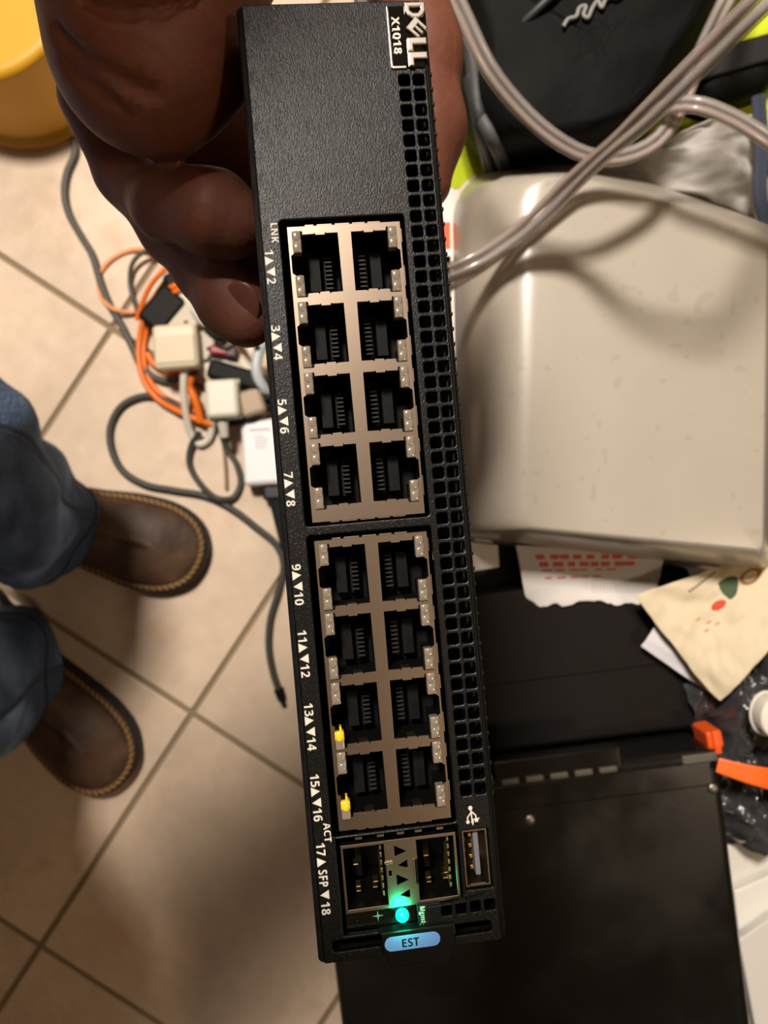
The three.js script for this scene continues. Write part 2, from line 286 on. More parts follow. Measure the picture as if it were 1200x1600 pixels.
// transceiver cage
{
  const f = path([[-13.15, 78.5], [12.35, 78.5], [12.35, 93.2], [-13.15, 93.4]]);
  f.holes.push(path([[-12.75, 79.0], [-3.5, 79.0], [-3.5, 92.8], [-12.7, 92.9]], true));
  f.holes.push(path([[3.3, 79], [11.9, 79], [11.9, 92.7], [3.1, 92.8], [3.1, 89], [2.5, 88.9], [2.5, 83.3], [3.3, 83.2]], true));
  for (const [u, t] of [[81.1, 1], [84.1, 0], [87.4, 1], [90.6, 0]]) f.holes.push(path(t ? [[-1.4, u - 1.2], [-1.4, u + 1.1], [1.1, u + .2]] : [[1.3, u - 1.1], [1.3, u + 1.2], [-1.2, u + .1]], true));
  f.holes.push(path([[-3.2, 85], [-2.3, 85], [-2.3, 86.6], [-3.2, 86.6]], true));
  const cage = part('transceiver_cage', [ex(f, .5, -.9, .12, 1, 1), mb(-3.9, -2, 83, 83.5, -1.6, -.5), mb(-3.6, -3.2, 83.2, 89, -3, -.6), mb(2.4, 2.8, 83.1, 88.9, -3, -.7)], mTin, SW, 'tin transceiver cage with two bays and four cut triangles');
  for (const [a, b] of [[-13, -3.3], [3, 12.2]]) {
    const s = path([[a, 78.7], [b, 78.7], [b, 93.2], [a, 93.2]]); s.holes.push(path([[a + .35, 79], [b - .35, 79], [b - .35, 92.9], [a + .35, 92.9]], true));
    part('cage_bay', [ex(s, 22, -1.4), mb(a, b, 78.7, 93.2, -23.4, -22.6), mb(a + 3, a + 4.5, 81, 91, -22, -13)], M(0x1a1815, .42, .7), cage);
    const gp = []; for (let k = 0; k < 7; k++) { const left = a < 0; gp.push(mb(b - (left ? 1.4 : 1.9), b - (left ? .9 : 1.4), 79.8 + k * 1.7, 80.8 + k * 1.7, -8 - (k % 3), -2.2, .1)); }
    for (const [v, u] of [[a + 2.4, 85], [a + 2.6, 91], [a + 6.4, 90.6], [a + 6.6, 89.4], [a + 2.6, 90]]) gp.push(mb(v, v + 1.1, u, u + .35, -9, -6, .1));
    part('contact_pins', gp, M(0xb69c6a, .35, 1), cage).userData.kind = 'stuff';
  }
  const bits = []; for (const v of [-9.8, -5, -.6, 3.4, 8.2]) bits.push(mb(v, v + 1.6, 77.1, 77.8, -3, -1.4, .1));
  part('cage_clip', bits, mTin, SW);
}
// usb socket
{
  const s = path([[13.6, 78.3], [19.3, 78.3], [19.3, 91], [13.6, 91]]); s.holes.push(path([[13.95, 78.7], [18.95, 78.7], [18.95, 90.6], [13.95, 90.6]], true));
  const usb = part('usb_socket', [ex(s, 12, -.9, .1, 1, 1), mb(13.6, 19.3, 78.3, 91, -13, -12.2), mb(14.6, 18.2, 90.2, 90.8, -3, -.7, .1)], M(0x8f8474, .3, 1), SW, 'metal usb socket with a grey tongue');
  part('tongue', mb(16.35, 17.5, 79.4, 89.2, -11, -2.4, .15), M(0x5f6166, .6), usb);
  const g = []; for (let k = 0; k < 4; k++) g.push(mb(15.3, 16.1, 79.9 + k * 2.4, 80.9 + k * 2.4, -10, -3, .2));
  part('contact_pins', g, mGold, usb).userData.kind = 'stuff';
}
// status panel: glossy board, management light, pull-out tab
{
  const board = part('status_board', mb(-13.3, 2.2, 93.9, 97.7, -3.6, -2.2, .2), mGloss, SW);
  part('solder_dot', ex(new THREE.Shape().absarc(-11.2, -95.9, .38, 0, 7), .3, -2.1), M(0x8d958c, .4, .5), board);
  const star = new THREE.Shape(); for (let i = 0; i < 8; i++) { const a = i * Math.PI / 4, r = i % 2 ? .25 : 1.25; const x = -6.2 + r * Math.sin(a), y = -95.2 + r * Math.cos(a); i ? star.lineTo(x, y) : star.moveTo(x, y); }
  part('printed_star', ex(star, .15, -2.1), M(0x5d7468, .5), board);
  part('bezel_lip', [mb(2.3, 7.6, 92.95, 97.6, -1.4, -.05, .2)], mBlack, SW);
  const pt = canvasTex(128, 256, (c, w, h) => { c.fillStyle = '#0c0c0c'; c.fillRect(0, 0, w, h); c.fillStyle = '#c9c2b4'; c.translate(w / 2, h / 2); c.rotate(Math.PI / 2); c.textAlign = 'center'; c.textBaseline = 'middle'; c.font = 'bold 96px sans-serif'; c.fillText('Mgmt', 0, 0, 240); });
  const ml = part('print_label', ex(path([[2.5, 93.1], [4.5, 93.1], [4.5, 97.1], [2.5, 97.1]]), .08, .0), P(0xffffff, .5, 0, { map: pt }), SW, 'white print by the management light');
  const uv = ml.geometry.attributes.uv; for (let i = 0; i < uv.count; i++) uv.setXY(i, (uv.getX(i) - 2.5) / 2, (uv.getY(i) + 97.1) / 4);
  const lp = V(-.96 * S, -94.95 * S, 0);
  const led = part('management_light', new THREE.SphereGeometry(1.5 * S, 24, 16).translate(lp.x, lp.y, -.6 * S), P(0x0affb0, .3, 0, { emissive: 0x08f0a8, emissiveIntensity: 2.2 }), SW, 'round green glowing management light');
  led.castShadow = false;
  const gl = new THREE.PointLight(0x10ffb0, .0004); gl.position.set(lp.x, lp.y, 2.4 * S); gl.castShadow = true; gl.shadow.radius = .1; SW.add(gl);
  const t = new THREE.Shape(); [[-6.1, 97.4], [10.2, 97.4], [10.4, 99.5], [8.9, 104.6], [8.0, 105.5], [-4.2, 105.5], [-5, 104.9], [-6.1, 100.6]].forEach(([v, u], i) => i ? t.lineTo(v, -u) : t.moveTo(v, -u));
  const tab = part('pull_tab', ex(t, 3.2, 1.1, .45, 2, 3), P(0x070707, .34, 0, { specularIntensity: .6 }), SW, 'glossy black pull-out tab');
  const el = canvasTex(512, 128, (c, w, h) => { c.fillStyle = '#6f92d8'; c.fillRect(0, 0, w, h); c.fillStyle = '#0c1018'; c.textAlign = 'left'; c.textBaseline = 'middle'; c.font = 'bold 104px sans-serif'; c.fillText('EST', 150, 68); });
  const lb = part('tag_label', ex(rrect(-5.4, 6.7, 98.45, 101.5, 1.5), .12, 1.2, 0, 8), P(0xffffff, .35, 0, { map: el, clearcoat: .5 }), tab, 'pale blue rounded label with black lettering');
  const q = lb.geometry.attributes.uv; for (let i = 0; i < q.count; i++) q.setXY(i, (q.getX(i) + 5.4) / 12.1, (q.getY(i) + 101.5) / 3.05);
}
// badge: gloss plate, chrome letters
{
  const badge = part('badge', ex(rrect(12.9, 20.2, -103.3, -89.5, .3), 1.4, .35, .3), mGloss, SW, 'glossy black badge with chrome letters');
  part('badge_trim', [mb(12.55, 12.95, -103.1, -89.6, -.3, .5, .15), mb(12.9, 16, -90.1, -89.4, -.2, .45, .2)], mChrome, badge);
  // letter space: x along the reading direction (down the face), y towards the letter tops (right)
  const L = (pts, holes = []) => { const s = path(pts.map(([a, b]) => [16.55 + b, -103.55 + a])); holes.forEach(h => s.holes.push(path(h.map(([a, b]) => [16.55 + b, -103.55 + a]), true))); return ex(s, 1.0, 1.15, .28, 2, 2); };
  const letters = [
    L([[0, 0], [0, 4.55], [2.0, 4.55], [2.9, 4.0], [3.55, 3.0], [3.55, 1.6], [2.9, .55], [2.0, 0]], [[[1.15, 1.15], [1.8, 1.15], [2.35, 1.75], [2.35, 2.85], [1.8, 3.4], [1.15, 3.4]]]),
    L([[5.6, -.15], [3.05, 2.25], [5.75, 4.8], [6.35, 4.25], [4.85, 2.75], [5.15, 2.45], [6.6, 3.9], [7.15, 3.35], [5.7, 1.95], [6.0, 1.65], [7.5, 3.1], [8.05, 2.55]]),
    L([[7.75, 0], [7.75, 4.3], [9.3, 4.3], [9.3, 1.25], [10.7, 1.25], [10.7, 0]]),
    L([[10.9, 0], [10.9, 4.2], [12.45, 4.2], [12.45, 1.2], [14.0, 1.2], [14.0, 0]]),
  ];
  for (const g of letters) part('badge_letter', g, mChrome, badge, 'raised chrome letter');
  const tg = new TextGeometry('X1018', { font: fontBold, size: 1.85, depth: .35, curveSegments: 3, bevelEnabled: true, bevelSize: .05, bevelThickness: .08, bevelSegments: 1 });
  tg.computeBoundingBox(); const b = tg.boundingBox; tg.translate(-b.min.x, -b.min.y, 0).scale(8.3 / (b.max.x - b.min.x), 1.75 / (b.max.y - b.min.y), 1);
  tg.rotateZ(-Math.PI / 2).translate(13.5, 100.7, .3).scale(S, S, S);
  part('badge_letter', tg, M(0xd8cfc2, .35, .6), badge, 'small raised type number');
}
// ------------------------------------------------------------ the low desk and what lies on it
const DT = .40;
const R7 = (px, py, h) => at(px, py, h);
function sheet4(c, hs, nu, nv, { bump = 0, freq = 3, s = 1, jag = 0, thick = .0004, arch = 0 } = {}) {   // a sheet between four corners (image points and heights)
  const q = c.map(([x, y], i) => R7(x, y, hs[i]));
  return sheet((a, b) => {
    const p = q[0].clone().lerp(q[1], a).lerp(q[3].clone().lerp(q[2], a), b);
    const n = fbm(a * .9 + .03, b * .9 + .03, freq, freq, 4, 200 + s) - .5, e = Math.max(0, b - .85) / .15;
    p.y += bump * n * 2 + arch * Math.sin(a * Math.PI) * Math.sin(b * Math.PI);
    p.x += bump * .5 * (fbm(a * .9, b * .9, freq, freq, 3, 230 + s) - .5); p.z += bump * .5 * (fbm(a * .9, b * .9, freq, freq, 3, 260 + s) - .5);
    if (jag) p.z += jag * e * (fbm(a, .3, 9, 3, 4, 300 + s) - .5) * 2;
    return p;
  }, nu, nv, thick);
}
function roundPoly(pts, radii, per = 8) {                   // corners rounded, alike in count whatever the radii
  const out = [], n = pts.length;
  pts.forEach((p, i) => {
    const a = pts[(i + n - 1) % n], b = pts[(i + 1) % n], r = radii[i] ?? radii[0];
    const da = [a[0] - p[0], a[1] - p[1]], db = [b[0] - p[0], b[1] - p[1]], la = Math.hypot(...da), lb = Math.hypot(...db), q = Math.min(r, la * .48, lb * .48);
    const A = [p[0] + da[0] / la * q, p[1] + da[1] / la * q], B = [p[0] + db[0] / lb * q, p[1] + db[1] / lb * q];
    for (let k = 0; k <= per; k++) { const t = k / per, u = 1 - t; out.push([u * u * A[0] + 2 * u * t * p[0] + t * t * B[0], u * u * A[1] + 2 * u * t * p[1] + t * t * B[1]]); }
  });
  const dense = []; out.forEach((p, i) => { const b = out[(i + 1) % out.length]; dense.push(p); dense.push([(p[0] + b[0]) / 2, (p[1] + b[1]) / 2]); });
  return dense;
}
const plastic = (c, r = .4, o = {}) => P(c, r, 0, { bumpMap: rep(NZ.fine, 6, 6), bumpScale: .00004, ...o });
{
  const woodTex = tex(512, (u, v) => { const n = fbm(u, v, 3, 40, 4, 131), g = fbm(u, v, 6, 160, 2, 135); const t = .11 + .05 * n + .03 * g; return [t * 1.15, t * .92, t * .78]; }, true, [2, 2]);
  const d = thing('desk', 'low dark brown desk under the clutter on the right', 'desk', [.42, 0, .06]);
  part('desk_top', rbox(.88, .024, 1.2, .003, 0, DT - .012, 0), P(0xffffff, .45, 0, { map: woodTex }), d);
  for (const [x, z] of [[-.4, -.56], [-.4, .56], [.4, -.56], [.4, .56]]) part('leg', rbox(.045, DT - .024, .045, .003, x, (DT - .024) / 2, z), P(0xffffff, .5, 0, { map: woodTex }), d);
}
const mCase = P(0x0c0c0a, .38, .0, { specularIntensity: 1, bumpMap: rep(NZ.fine, 60, 60), bumpScale: .00002, roughnessMap: rep(NZ.coarse, 5, 5) }); mCase.roughness = .5;
{ // front equipment case: turned seven degrees
  const a = 7 * Math.PI / 180, h = .475, W = .2325, L = .33, tr = at(1124, 1172, h);
  const e2 = V(Math.cos(a), 0, -Math.sin(a)), e1 = V(Math.sin(a), 0, Math.cos(a));
  const c = tr.clone().addScaledVector(e2, -W / 2).addScaledVector(e1, L / 2);
  const t = thing('equipment_case', 'flat black metal equipment case with a slotted rear strip, nearest on the desk', 'equipment case', [c.x, DT, c.z]); t.rotation.y = a;
  part('lower_shell', rbox(W - .006, .03, L - .006, .004, 0, .016, 0), mCase, t);
  part('lid', rbox(W, .043, L, .006, 0, .0535, 0, 4), mCase, t);
  part('rear_ledge', rbox(W - .012, .004, .014, .001, 0, .0745, -L / 2 + .012), mCase, t);
  const vx = at(870, 1185, h).sub(c).applyAxisAngle(V(0, 1, 0), -a);
  const v = part('slotted_strip', rbox(.074, .01, .014, .002, vx.x, .07, -L / 2 - .002), mCase, t);
  for (let k = 0; k < 5; k++) part('slot_tongue', rbox(.0105, .003, .0035, .001, vx.x - .028 + k * .014, .0755, -L / 2 + .003), M(0x4a4438, .6, .2), v);
  part('corner_clip', rbox(.02, .003, .005, .001, W / 2 - .012, .0755, -L / 2 + .003), M(0x55524a, .6, .1), t);
  for (const [px, py] of [[828, 1281], [1114, 1232]]) { const p = at(px, py, h).sub(c).applyAxisAngle(V(0, 1, 0), -a); const s = new THREE.SphereGeometry(.0032, 14, 8).scale(1, .4, 1).translate(p.x, .0755, p.z); part('screw', s, M(0x8a867c, .4, 1), t); }
}
{ // the flatter case behind it, papers on top
  const a = 7 * Math.PI / 180, h = .437, W = .25, L = .1, br = at(1112, 1138, h);
  const e2 = V(Math.cos(a), 0, -Math.sin(a)), e1 = V(Math.sin(a), 0, Math.cos(a)), c = br.clone().addScaledVector(e2, -W / 2).addScaledVector(e1, -L / 2);
  const t = thing('equipment_case', 'low matt brown-black case behind the front case, under torn papers', 'equipment case', [c.x, DT, c.z]); t.rotation.y = a;
  const m = P(0x0d0907, .6, 0, { specularIntensity: .4, bumpMap: rep(NZ.fine, 40, 40), bumpScale: .00005 });
  part('body', rbox(W, .034, L, .004, 0, .0175, 0, 3), m, t);
  part('raised_panel', rbox(W - .03, .002, L * .55, .0008, 0, .0345, -L * .2), m, t);
}
{ // the large off-white plastic housing
  const out = roundPoly([[706, 276], [905, 247], [1222, 356], [1204, 896], [716, 838]], [80, 120, 30, 14, 16], 10), inn = roundPoly([[848, 275], [905, 280], [1196, 374], [1190, 856], [824, 820]], [30, 60, 20, 12, 26], 10);
  const rings = [], n = 12;
  rings.push(out.map(([x, y]) => at(x, y, DT + .001)));
  for (let k = 0; k <= n; k++) { const a = k / n * Math.PI / 2, t = 1 - Math.cos(a), h = .425 + .074 * Math.sin(a); rings.push(out.map(([x, y], i) => at(x + (inn[i][0] - x) * t, y + (inn[i][1] - y) * t, h))); }
  const ctr = [1010, 590]; for (const t of [.2, .45, .7, .9]) rings.push(inn.map(([x, y]) => at(x + (ctr[0] - x) * t, y + (ctr[1] - y) * t, .499 + .0012 * t)));
  const o = at(ctr[0], ctr[1], DT); rings.forEach(r => r.forEach(p => { p.x -= o.x; p.y -= DT; p.z -= o.z; }));
  const tt = tex(512, (u, v) => { const n = fbm(u, v, 7, 7, 5, 410), sp = fbm(u, v, 40, 40, 2, 415) > .79 ? .06 : 0; const t = .655 + .03 * (n - .5) - sp * .5; return [t, t * .955, t * .88]; }, true, [1, 1]);
  const t = thing('plastic_housing', 'large off-white plastic housing with a rounded left shoulder', 'plastic box', [o.x, DT, o.z]);
  const g = loft(rings, true, true), p = g.attributes.position, uv = g.attributes.uv; for (let i = 0; i < p.count; i++) uv.setXY(i, p.getX(i) * 4, p.getZ(i) * 4);
  part('cover', g, P(0xffffff, .34, 0, { map: tt, clearcoat: .25, clearcoatRoughness: .2 }), t);
  const lip = roundPoly([[702, 273], [905, 244], [1226, 353], [1208, 902], [712, 842]], [80, 120, 30, 14, 16], 10);
  const lr = [DT + .0005, DT + .012].map(h => lip.map(([x, y]) => at(x, y, h).sub(V(o.x, DT, o.z)))); part('base_lip', loft(lr), plastic(0xcfc4b0, .45), t);
}
// clear twin cable and loops
const mClear = P(0xe4deda, .16, 0, { transmission: .78, thickness: 0, ior: 1.45, clearcoat: 1, clearcoatRoughness: .08 });
const mWire = M(0xb9a698, .4, .25), mWire2 = M(0xb4b0ae, .4, .25);
function twin(name, label, pts, r, gapPx) {
  const t = thing(name, label, 'cable'); const P0 = pts.map(([x, y, h]) => at(x, y, h));
  const cv = new THREE.CatmullRomCurve3(P0, false, 'centripetal'), N = 40, A = [], B = [];
  for (let i = 0; i <= N; i++) { const p = cv.getPointAt(i / N), d = cv.getTangentAt(i / N), s = V(-d.z, 0, d.x).normalize(); A.push(p.clone().addScaledVector(s, r * .92)); B.push(p.clone().addScaledVector(s, -r * .92)); }
  [[A, mWire], [B, mWire2]].forEach(([q, m]) => { const e = part('strand', tube(q, r, 120, 12), mClear, t); part('conductor', tube(q, r * .6, 120, 8), m, e); });
  return t;
}
twin('clear_cable', 'clear twin cable running straight down across the off-white housing', [[1420, -300, .405], [1370, -210, .53], [1250, -60, .665], [1110, 80, .64], [1005, 185, .608], [905, 275, .558], [840, 338, .53], [770, 392, .512], [690, 432, .508], [610, 480, .503], [572, 540, .46], [585, 600, .405]], .0026);
twin('clear_cable', 'clear twin cable curving round the black bag on its left side', [[690, -370, .405], [665, -270, .47], [668, -150, .57], [690, -50, .6], [722, 20, .595], [765, 108, .585], [835, 190, .57], [900, 236, .56], [960, 247, .55], [1024, 222, .545], [1062, 168, .545], [1084, 110, .55], [1120, 30, .56], [1160, -50, .57], [1195, -170, .5], [1205, -260, .405]], .0021);
twin('clear_cable', 'short clear twin cable arching off to the right below the straight one', [[600, 640, .405], [590, 570, .46], [640, 484, .504], [745, 418, .5045], [842, 345, .5055], [908, 274, .514], [962, 224, .53], [1006, 184, .545], [1045, 166, .552], [1085, 163, .56], [1140, 182, .56], [1215, 230, .555], [1275, 290, .54], [1345, 345, .47], [1390, 370, .405]], .0022);
{ // black soft bag with a seam and a script mark
  const shape = [[672, -90], [700, 60], [712, 165], [742, 242], [806, 262], [880, 258], [945, 248], [1010, 210], [1075, 128], [1135, 30], [1175, -90]];
  const o = at(930, 60, DT), N = 64, cv = new THREE.CatmullRomCurve3(shape.map(([x, y]) => V(x, y, 0)).concat([V(1000, -190, 0), V(800, -190, 0)]), true, 'centripetal');
  const out = Array.from({ length: N }, (_, i) => cv.getPointAt(i / N)), rings = [];
  for (let k = 0; k <= 10; k++) { const a = k / 10 * Math.PI * .5, t = 1 - Math.cos(a), h = DT + .012 + .108 * Math.sin(a); rings.push(out.map((p, i) => { const w = 1 + .012 * Math.sin(i * 1.3) * Math.sin(a * 2); return at(930 + (p.x - 930) * (1 - t * .36) * w, 60 + (p.y - 60) * (1 - t * .36) * w, h + .0012 * Math.sin(i * .7 + k)).sub(V(o.x, DT, o.z)); })); }
  for (const t of [.55, .2]) rings.push(out.map((p, i) => at(930 + (p.x - 930) * .64 * t, 60 + (p.y - 60) * .64 * t, DT + .122).sub(V(o.x, DT, o.z))));
  const t = thing('black_bag', 'black soft bag with a pale script mark, behind the off-white housing', 'bag', [o.x, DT, o.z]);
  const cloth = P(0x060707, .72, 0, { specularIntensity: .3, bumpMap: rep(NZ.coarse, 3, 3), bumpScale: .0008 });
  part('body', loft(rings, true, true), cloth, t);
  const L = (x, y, h) => at(x, y, h).sub(V(o.x, DT, o.z));
  part('seam', tube([L(770, 80, .487), L(800, 52, .514), L(850, 5, .525), L(890, -35, .525)], .0022, 40, 8), P(0x2a2c2f, .5), t);
  const pen = [[880, 42], [888, 30], [900, 26], [906, 12], [915, 10], [912, 24], [918, 28], [926, 12], [934, 2], [940, 12], [946, 0], [956, -6], [964, -4], [975, -14]];
  part('script_mark', tube(pen.map(([x, y]) => L(x, y, .5245)), .0011, 120, 8), M(0x80817e, .5), t, 'pale handwritten script mark');
  for (const [q, c] of [[[[722, 20], [738, 90], [748, 180], [765, 262]], 0x36383a], [[[735, 120], [752, 190], [775, 268]], 0x2b2d30], [[[745, 170], [770, 215], [792, 268]], 0x454647]]) part('strap', tube(q.map(([x, y]) => L(x, y, DT + (y > 230 ? .03 : .1))), .0042, 30, 10), M(c, .6), t);
}
{ // small black pouch at the right edge
  const c = at(1148, 112, DT + .05), g = rbox(.055, .05, .03, .014, 0, .025, 0, 5); g.rotateY(.28);
  const t = thing('pouch', 'small black pouch beside the bag at the right edge', 'pouch', [c.x, DT + .004, c.z]); part('body', g, P(0x050606, .65, 0, { specularIntensity: .35, bumpMap: rep(NZ.coarse, 8, 8), bumpScale: .003 }), t);
  part('flap', rbox(.05, .004, .016, .0018, 0, .051, -.006).rotateY(.28), P(0x0c0d0e, .5), t);
}
const mLime = P(0xb9c80a, .75, 0, { bumpMap: rep(NZ.coarse, 2, 2), bumpScale: .004 });
tag(part('safety_vest', sheet4([[650, -60], [1330, -60], [1300, 200], [680, 300]], [.412, .45, .43, .408], 40, 30, { bump: .012, freq: 5, s: 3, thick: .002 }), mLime, scene), 'lime yellow fabric vest crumpled underneath the black bag', 'vest');
tag(part('white_cloth', sheet4([[960, 235], [1196, 165], [1205, 345], [915, 258]], [.44, .455, .43, .425], 40, 30, { bump: .02, freq: 3, s: 9, thick: .002, arch: .012 }), P(0xa9a5a0, .85, 0), scene), 'crumpled white cloth behind the off-white housing', 'cloth');
tag(part('woven_strap', tube([at(1185, 150, .47), at(1190, 240, .465), at(1187, 300, .46), at(1196, 350, .45)], .004, 40, 8), P(0x66708a, .8, 0, { bumpMap: rep(NZ.fine, 20, 20), bumpScale: .002 }), scene), 'grey-blue woven strap along the edge of the white cloth', 'strap');
// papers
const newsTex = canvasTex(512, 256, (c, w, h) => {
  c.fillStyle = '#d8d3cf'; c.fillRect(0, 0, w, h); c.fillStyle = '#d4634f';
  c.save(); c.rotate(-.05); for (let r = 0; r < 4; r++) for (let x = 60 + r * 6; x < 430 - r * 50; x += 34 + (r * 37 + x) % 22) c.fillRect(x, 40 + r * 34, 27 + (x * 7) % 13, r < 2 ? 22 : 9); c.restore();
  c.fillStyle = '#9a958f'; for (let r = 0; r < 5; r++) for (let x = 260; x < 480; x += 14) c.fillRect(x, 150 + r * 14, 9, 3);
});
const PAPER = (t, c = 0xffffff) => P(c, .8, 0, t ? { map: t } : {});
tag(part('newspaper_sheet', sheet4([[806, 852], [1040, 862], [1020, 938], [822, 944]], [.4375, .4375, .4375, .4375], 36, 16, { jag: .006, bump: .0025, s: 2, freq: 2 }), PAPER(newsTex), scene), 'torn white newsprint with red print below the housing', 'newspaper');
tag(part('paper_card', sheet4([[690, 842], [778, 852], [780, 886], [690, 900]], [.4365, .4365, .4365, .4365], 8, 8, {}), PAPER(null, 0xd6d3c9), scene), 'plain white card close to the switch, left of the newsprint', 'card');
const flyTex = canvasTex(512, 512, (c, w, h) => {
  c.fillStyle = '#cfc1a4'; c.fillRect(0, 0, w, h);
  c.strokeStyle = '#a0683a'; c.lineWidth = 15; for (const [x, y] of [[345, 118], [440, 96]]) { c.beginPath(); c.ellipse(x, y, 30, 38, .2, 0, 7); c.stroke(); }
  c.fillStyle = '#c2482c'; c.beginPath(); c.ellipse(215, 196, 26, 22, 0, 0, 7); c.fill();
  c.fillStyle = '#3f5234'; c.beginPath(); c.moveTo(245, 90); c.quadraticCurveTo(300, 60, 305, 110); c.quadraticCurveTo(290, 190, 255, 195); c.quadraticCurveTo(235, 150, 245, 90); c.fill();
  c.fillStyle = '#b98a68'; for (const [x, y] of [[120, 205], [150, 240], [175, 262], [130, 268]]) c.fillRect(x, y, 20, 9);
  c.fillStyle = '#5a5648'; for (let i = 0; i < 9; i++) c.fillRect(150 + i * 12, 60 - i * 5, 9, 12);
});
tag(part('flyer', sheet4([[985, 930], [1250, 840], [1250, 960], [1120, 1094]], [.452, .462, .482, .462], 36, 30, { bump: .009, s: 5, freq: 3, thick: .0005 }), PAPER(flyTex), scene), 'crumpled cream flyer with brown letters and a red and green picture', 'flyer');
tag(part('paper_scrap', sheet4([[1002, 1010], [1030, 965], [1150, 1040], [1118, 1090]], [.446, .448, .45, .446], 14, 10, { bump: .002, s: 8 }), PAPER(null, 0xd2d0d4), scene), 'small white paper corner sticking out beneath the cream flyer', 'paper');
const slipTex = canvasTex(128, 256, (c, w, h) => { c.fillStyle = '#dcd9d6'; c.fillRect(0, 0, w, h); c.fillStyle = '#e0623a'; c.fillRect(0, h * .5, w, h * .4); });
tag(part('paper_slip', sheet4([[650, 300], [742, 290], [735, 400], [650, 400]], [.409, .409, .409, .409], 6, 6, {}), PAPER(slipTex), scene), 'white paper slip with an orange band beside the right edge of the switch', 'paper');
// plastic bag with things in it
tag(part('plastic_bag', sheet4([[1078, 1075], [1290, 960], [1310, 1330], [1118, 1330]], [.442, .48, .46, .44], 60, 60, { bump: .02, freq: 6, s: 14, thick: .0006 }), P(0x38383a, .22, 0, { clearcoat: .8, clearcoatRoughness: .15 }), scene), 'crumpled smoky grey plastic bag right of the two cases', 'plastic bag');
{
  const c = at(1117, 1156, .46), t = thing('orange_clip', 'small orange plastic clip standing at the corner of the front case', 'clip', [c.x, .439, c.z]);
  part('body', rbox(.0095, .022, .011, .002, 0, .011, 0), P(0xe2561a, .45), t); part('tooth', rbox(.004, .004, .014, .001, 0, .022, .001), P(0xe2561a, .45), t); t.rotation.y = .2;
  const k = at(1175, 1213, .485), u = thing('orange_tape', 'strip of bright orange tape across the smoky plastic bag', 'tape', [k.x, .475, k.z]);
  part('strip', sheet((a, b) => V(-.018 + a * .06, .004 * Math.sin(a * 5) + .006, (-.005 - a * .003) + b * (.008 + a * .008)), 16, 6, .0006).rotateY(-.22), P(0xe8641c, .5), u);
  const w = at(1212, 1122, .49), q = thing('bottle_stopper', 'white plastic stopper lying on the smoky bag at the right edge', 'stopper', [w.x, .478, w.z]);
  part('body', new THREE.LatheGeometry([[0, 0], [.0085, 0], [.009, .002], [.0088, .012], [.0075, .0135], [0, .0138]].map(([x, y]) => new THREE.Vector2(x, y)), 24).scale(1, 1, 1.3), P(0xd8d4c8, .5), q);
  part('brim', new THREE.TorusGeometry(.0091, .0009, 8, 28).rotateX(Math.PI / 2).scale(1, 1, 1.3).translate(0, .002, 0), P(0xcfcabf, .5), q);
}
{ // stepped white boards at the lower right
  const lay = [[[1122, 1332], [1290, 1256], [1330, 1720], [1170, 1720], .425, 'bottom board'], [[1150, 1395], [1290, 1332], [1330, 1720], [1190, 1720], .433, ''], [[1158, 1470], [1300, 1370], [1330, 1720], [1205, 1720], .441, '']];
  const labels = ['widest white foam board at the bottom of the pile right of the front case', 'middle white foam board of the pile right of the front case', 'smallest white foam board on top of the pile right of the front case'];
  lay.forEach(([a, b, c, d, h], i) => { const s = new THREE.Shape(); [a, b, c, d].forEach(([x, y], k) => { const p = at(x, y, h); k ? s.lineTo(p.x, -p.z) : s.moveTo(p.x, -p.z); });
    const bot = i ? lay[i - 1][4] : DT; const g = new THREE.ExtrudeGeometry(s, { depth: h - bot - .0025, bevelEnabled: true, bevelSize: .0012, bevelThickness: .0012, bevelSegments: 2 }); g.rotateX(-Math.PI / 2).translate(0, bot + .0013, 0);
    tag(part('foam_board', g, P([0xcac7be, 0xd6d3ca, 0xc6c3bc][i], .6), scene), labels[i], 'board', null); });
}
// ------------------------------------------------------------ on the floor: bucket, power strip, cords
{
  const h = .125, c = at(-42, -26, h), R = rad(150, h);
  const t = thing('bucket', 'round yellow plastic bucket turned bottom up at the upper left', 'bucket', [c.x, 0, c.z]);
  const m = P(0xcf9a18, .5, 0, { bumpMap: rep(NZ.coarse, 3, 2), bumpScale: .0006 });
  part('body', new THREE.LatheGeometry([[R + .012, .0], [R + .012, .012], [R + .006, .014], [R + .003, .06], [R + .001, h - .008], [R - .003, h - .001], [R - .010, h], [R - .014, h - .0015], [.02, h - .001], [0, h - .001]].map(([x, y]) => new THREE.Vector2(x, y)), 72), m, t);
  part('rim', new THREE.TorusGeometry(R + .012, .003, 10, 72).rotateX(Math.PI / 2).translate(0, .008, 0), m, t);
}
const cord = (name, label, pts, r, mat, end) => {
  const P0 = pts.map(([x, y, h]) => at(x, y, h ?? r + .0003)), t = thing(name, label, 'cord'); part('sheath', tube(P0, r, Math.max(40, pts.length * 10), 10), mat, t);
  if (end) { const a = P0[P0.length - 1], b = P0[P0.length - 2], d = a.clone().sub(b).normalize(); part('plug', [stick(a, a.clone().addScaledVector(d, .014), r * 1.5, r * 1.25), stick(a.clone().addScaledVector(d, .014), a.clone().addScaledVector(d, .022), r * .7)], end, t); }
  return t;
};
const rub = c => P(c, .55, 0), mGrey = rub(0x35352f), mGrey2 = rub(0x4a4841), mOr = P(0xe0701a, .42), mOr2 = P(0xe49a6a, .5), mIv = P(0xcfc8b8, .5), mBlk = P(0x070707, .6, 0, { specularIntensity: .4 });
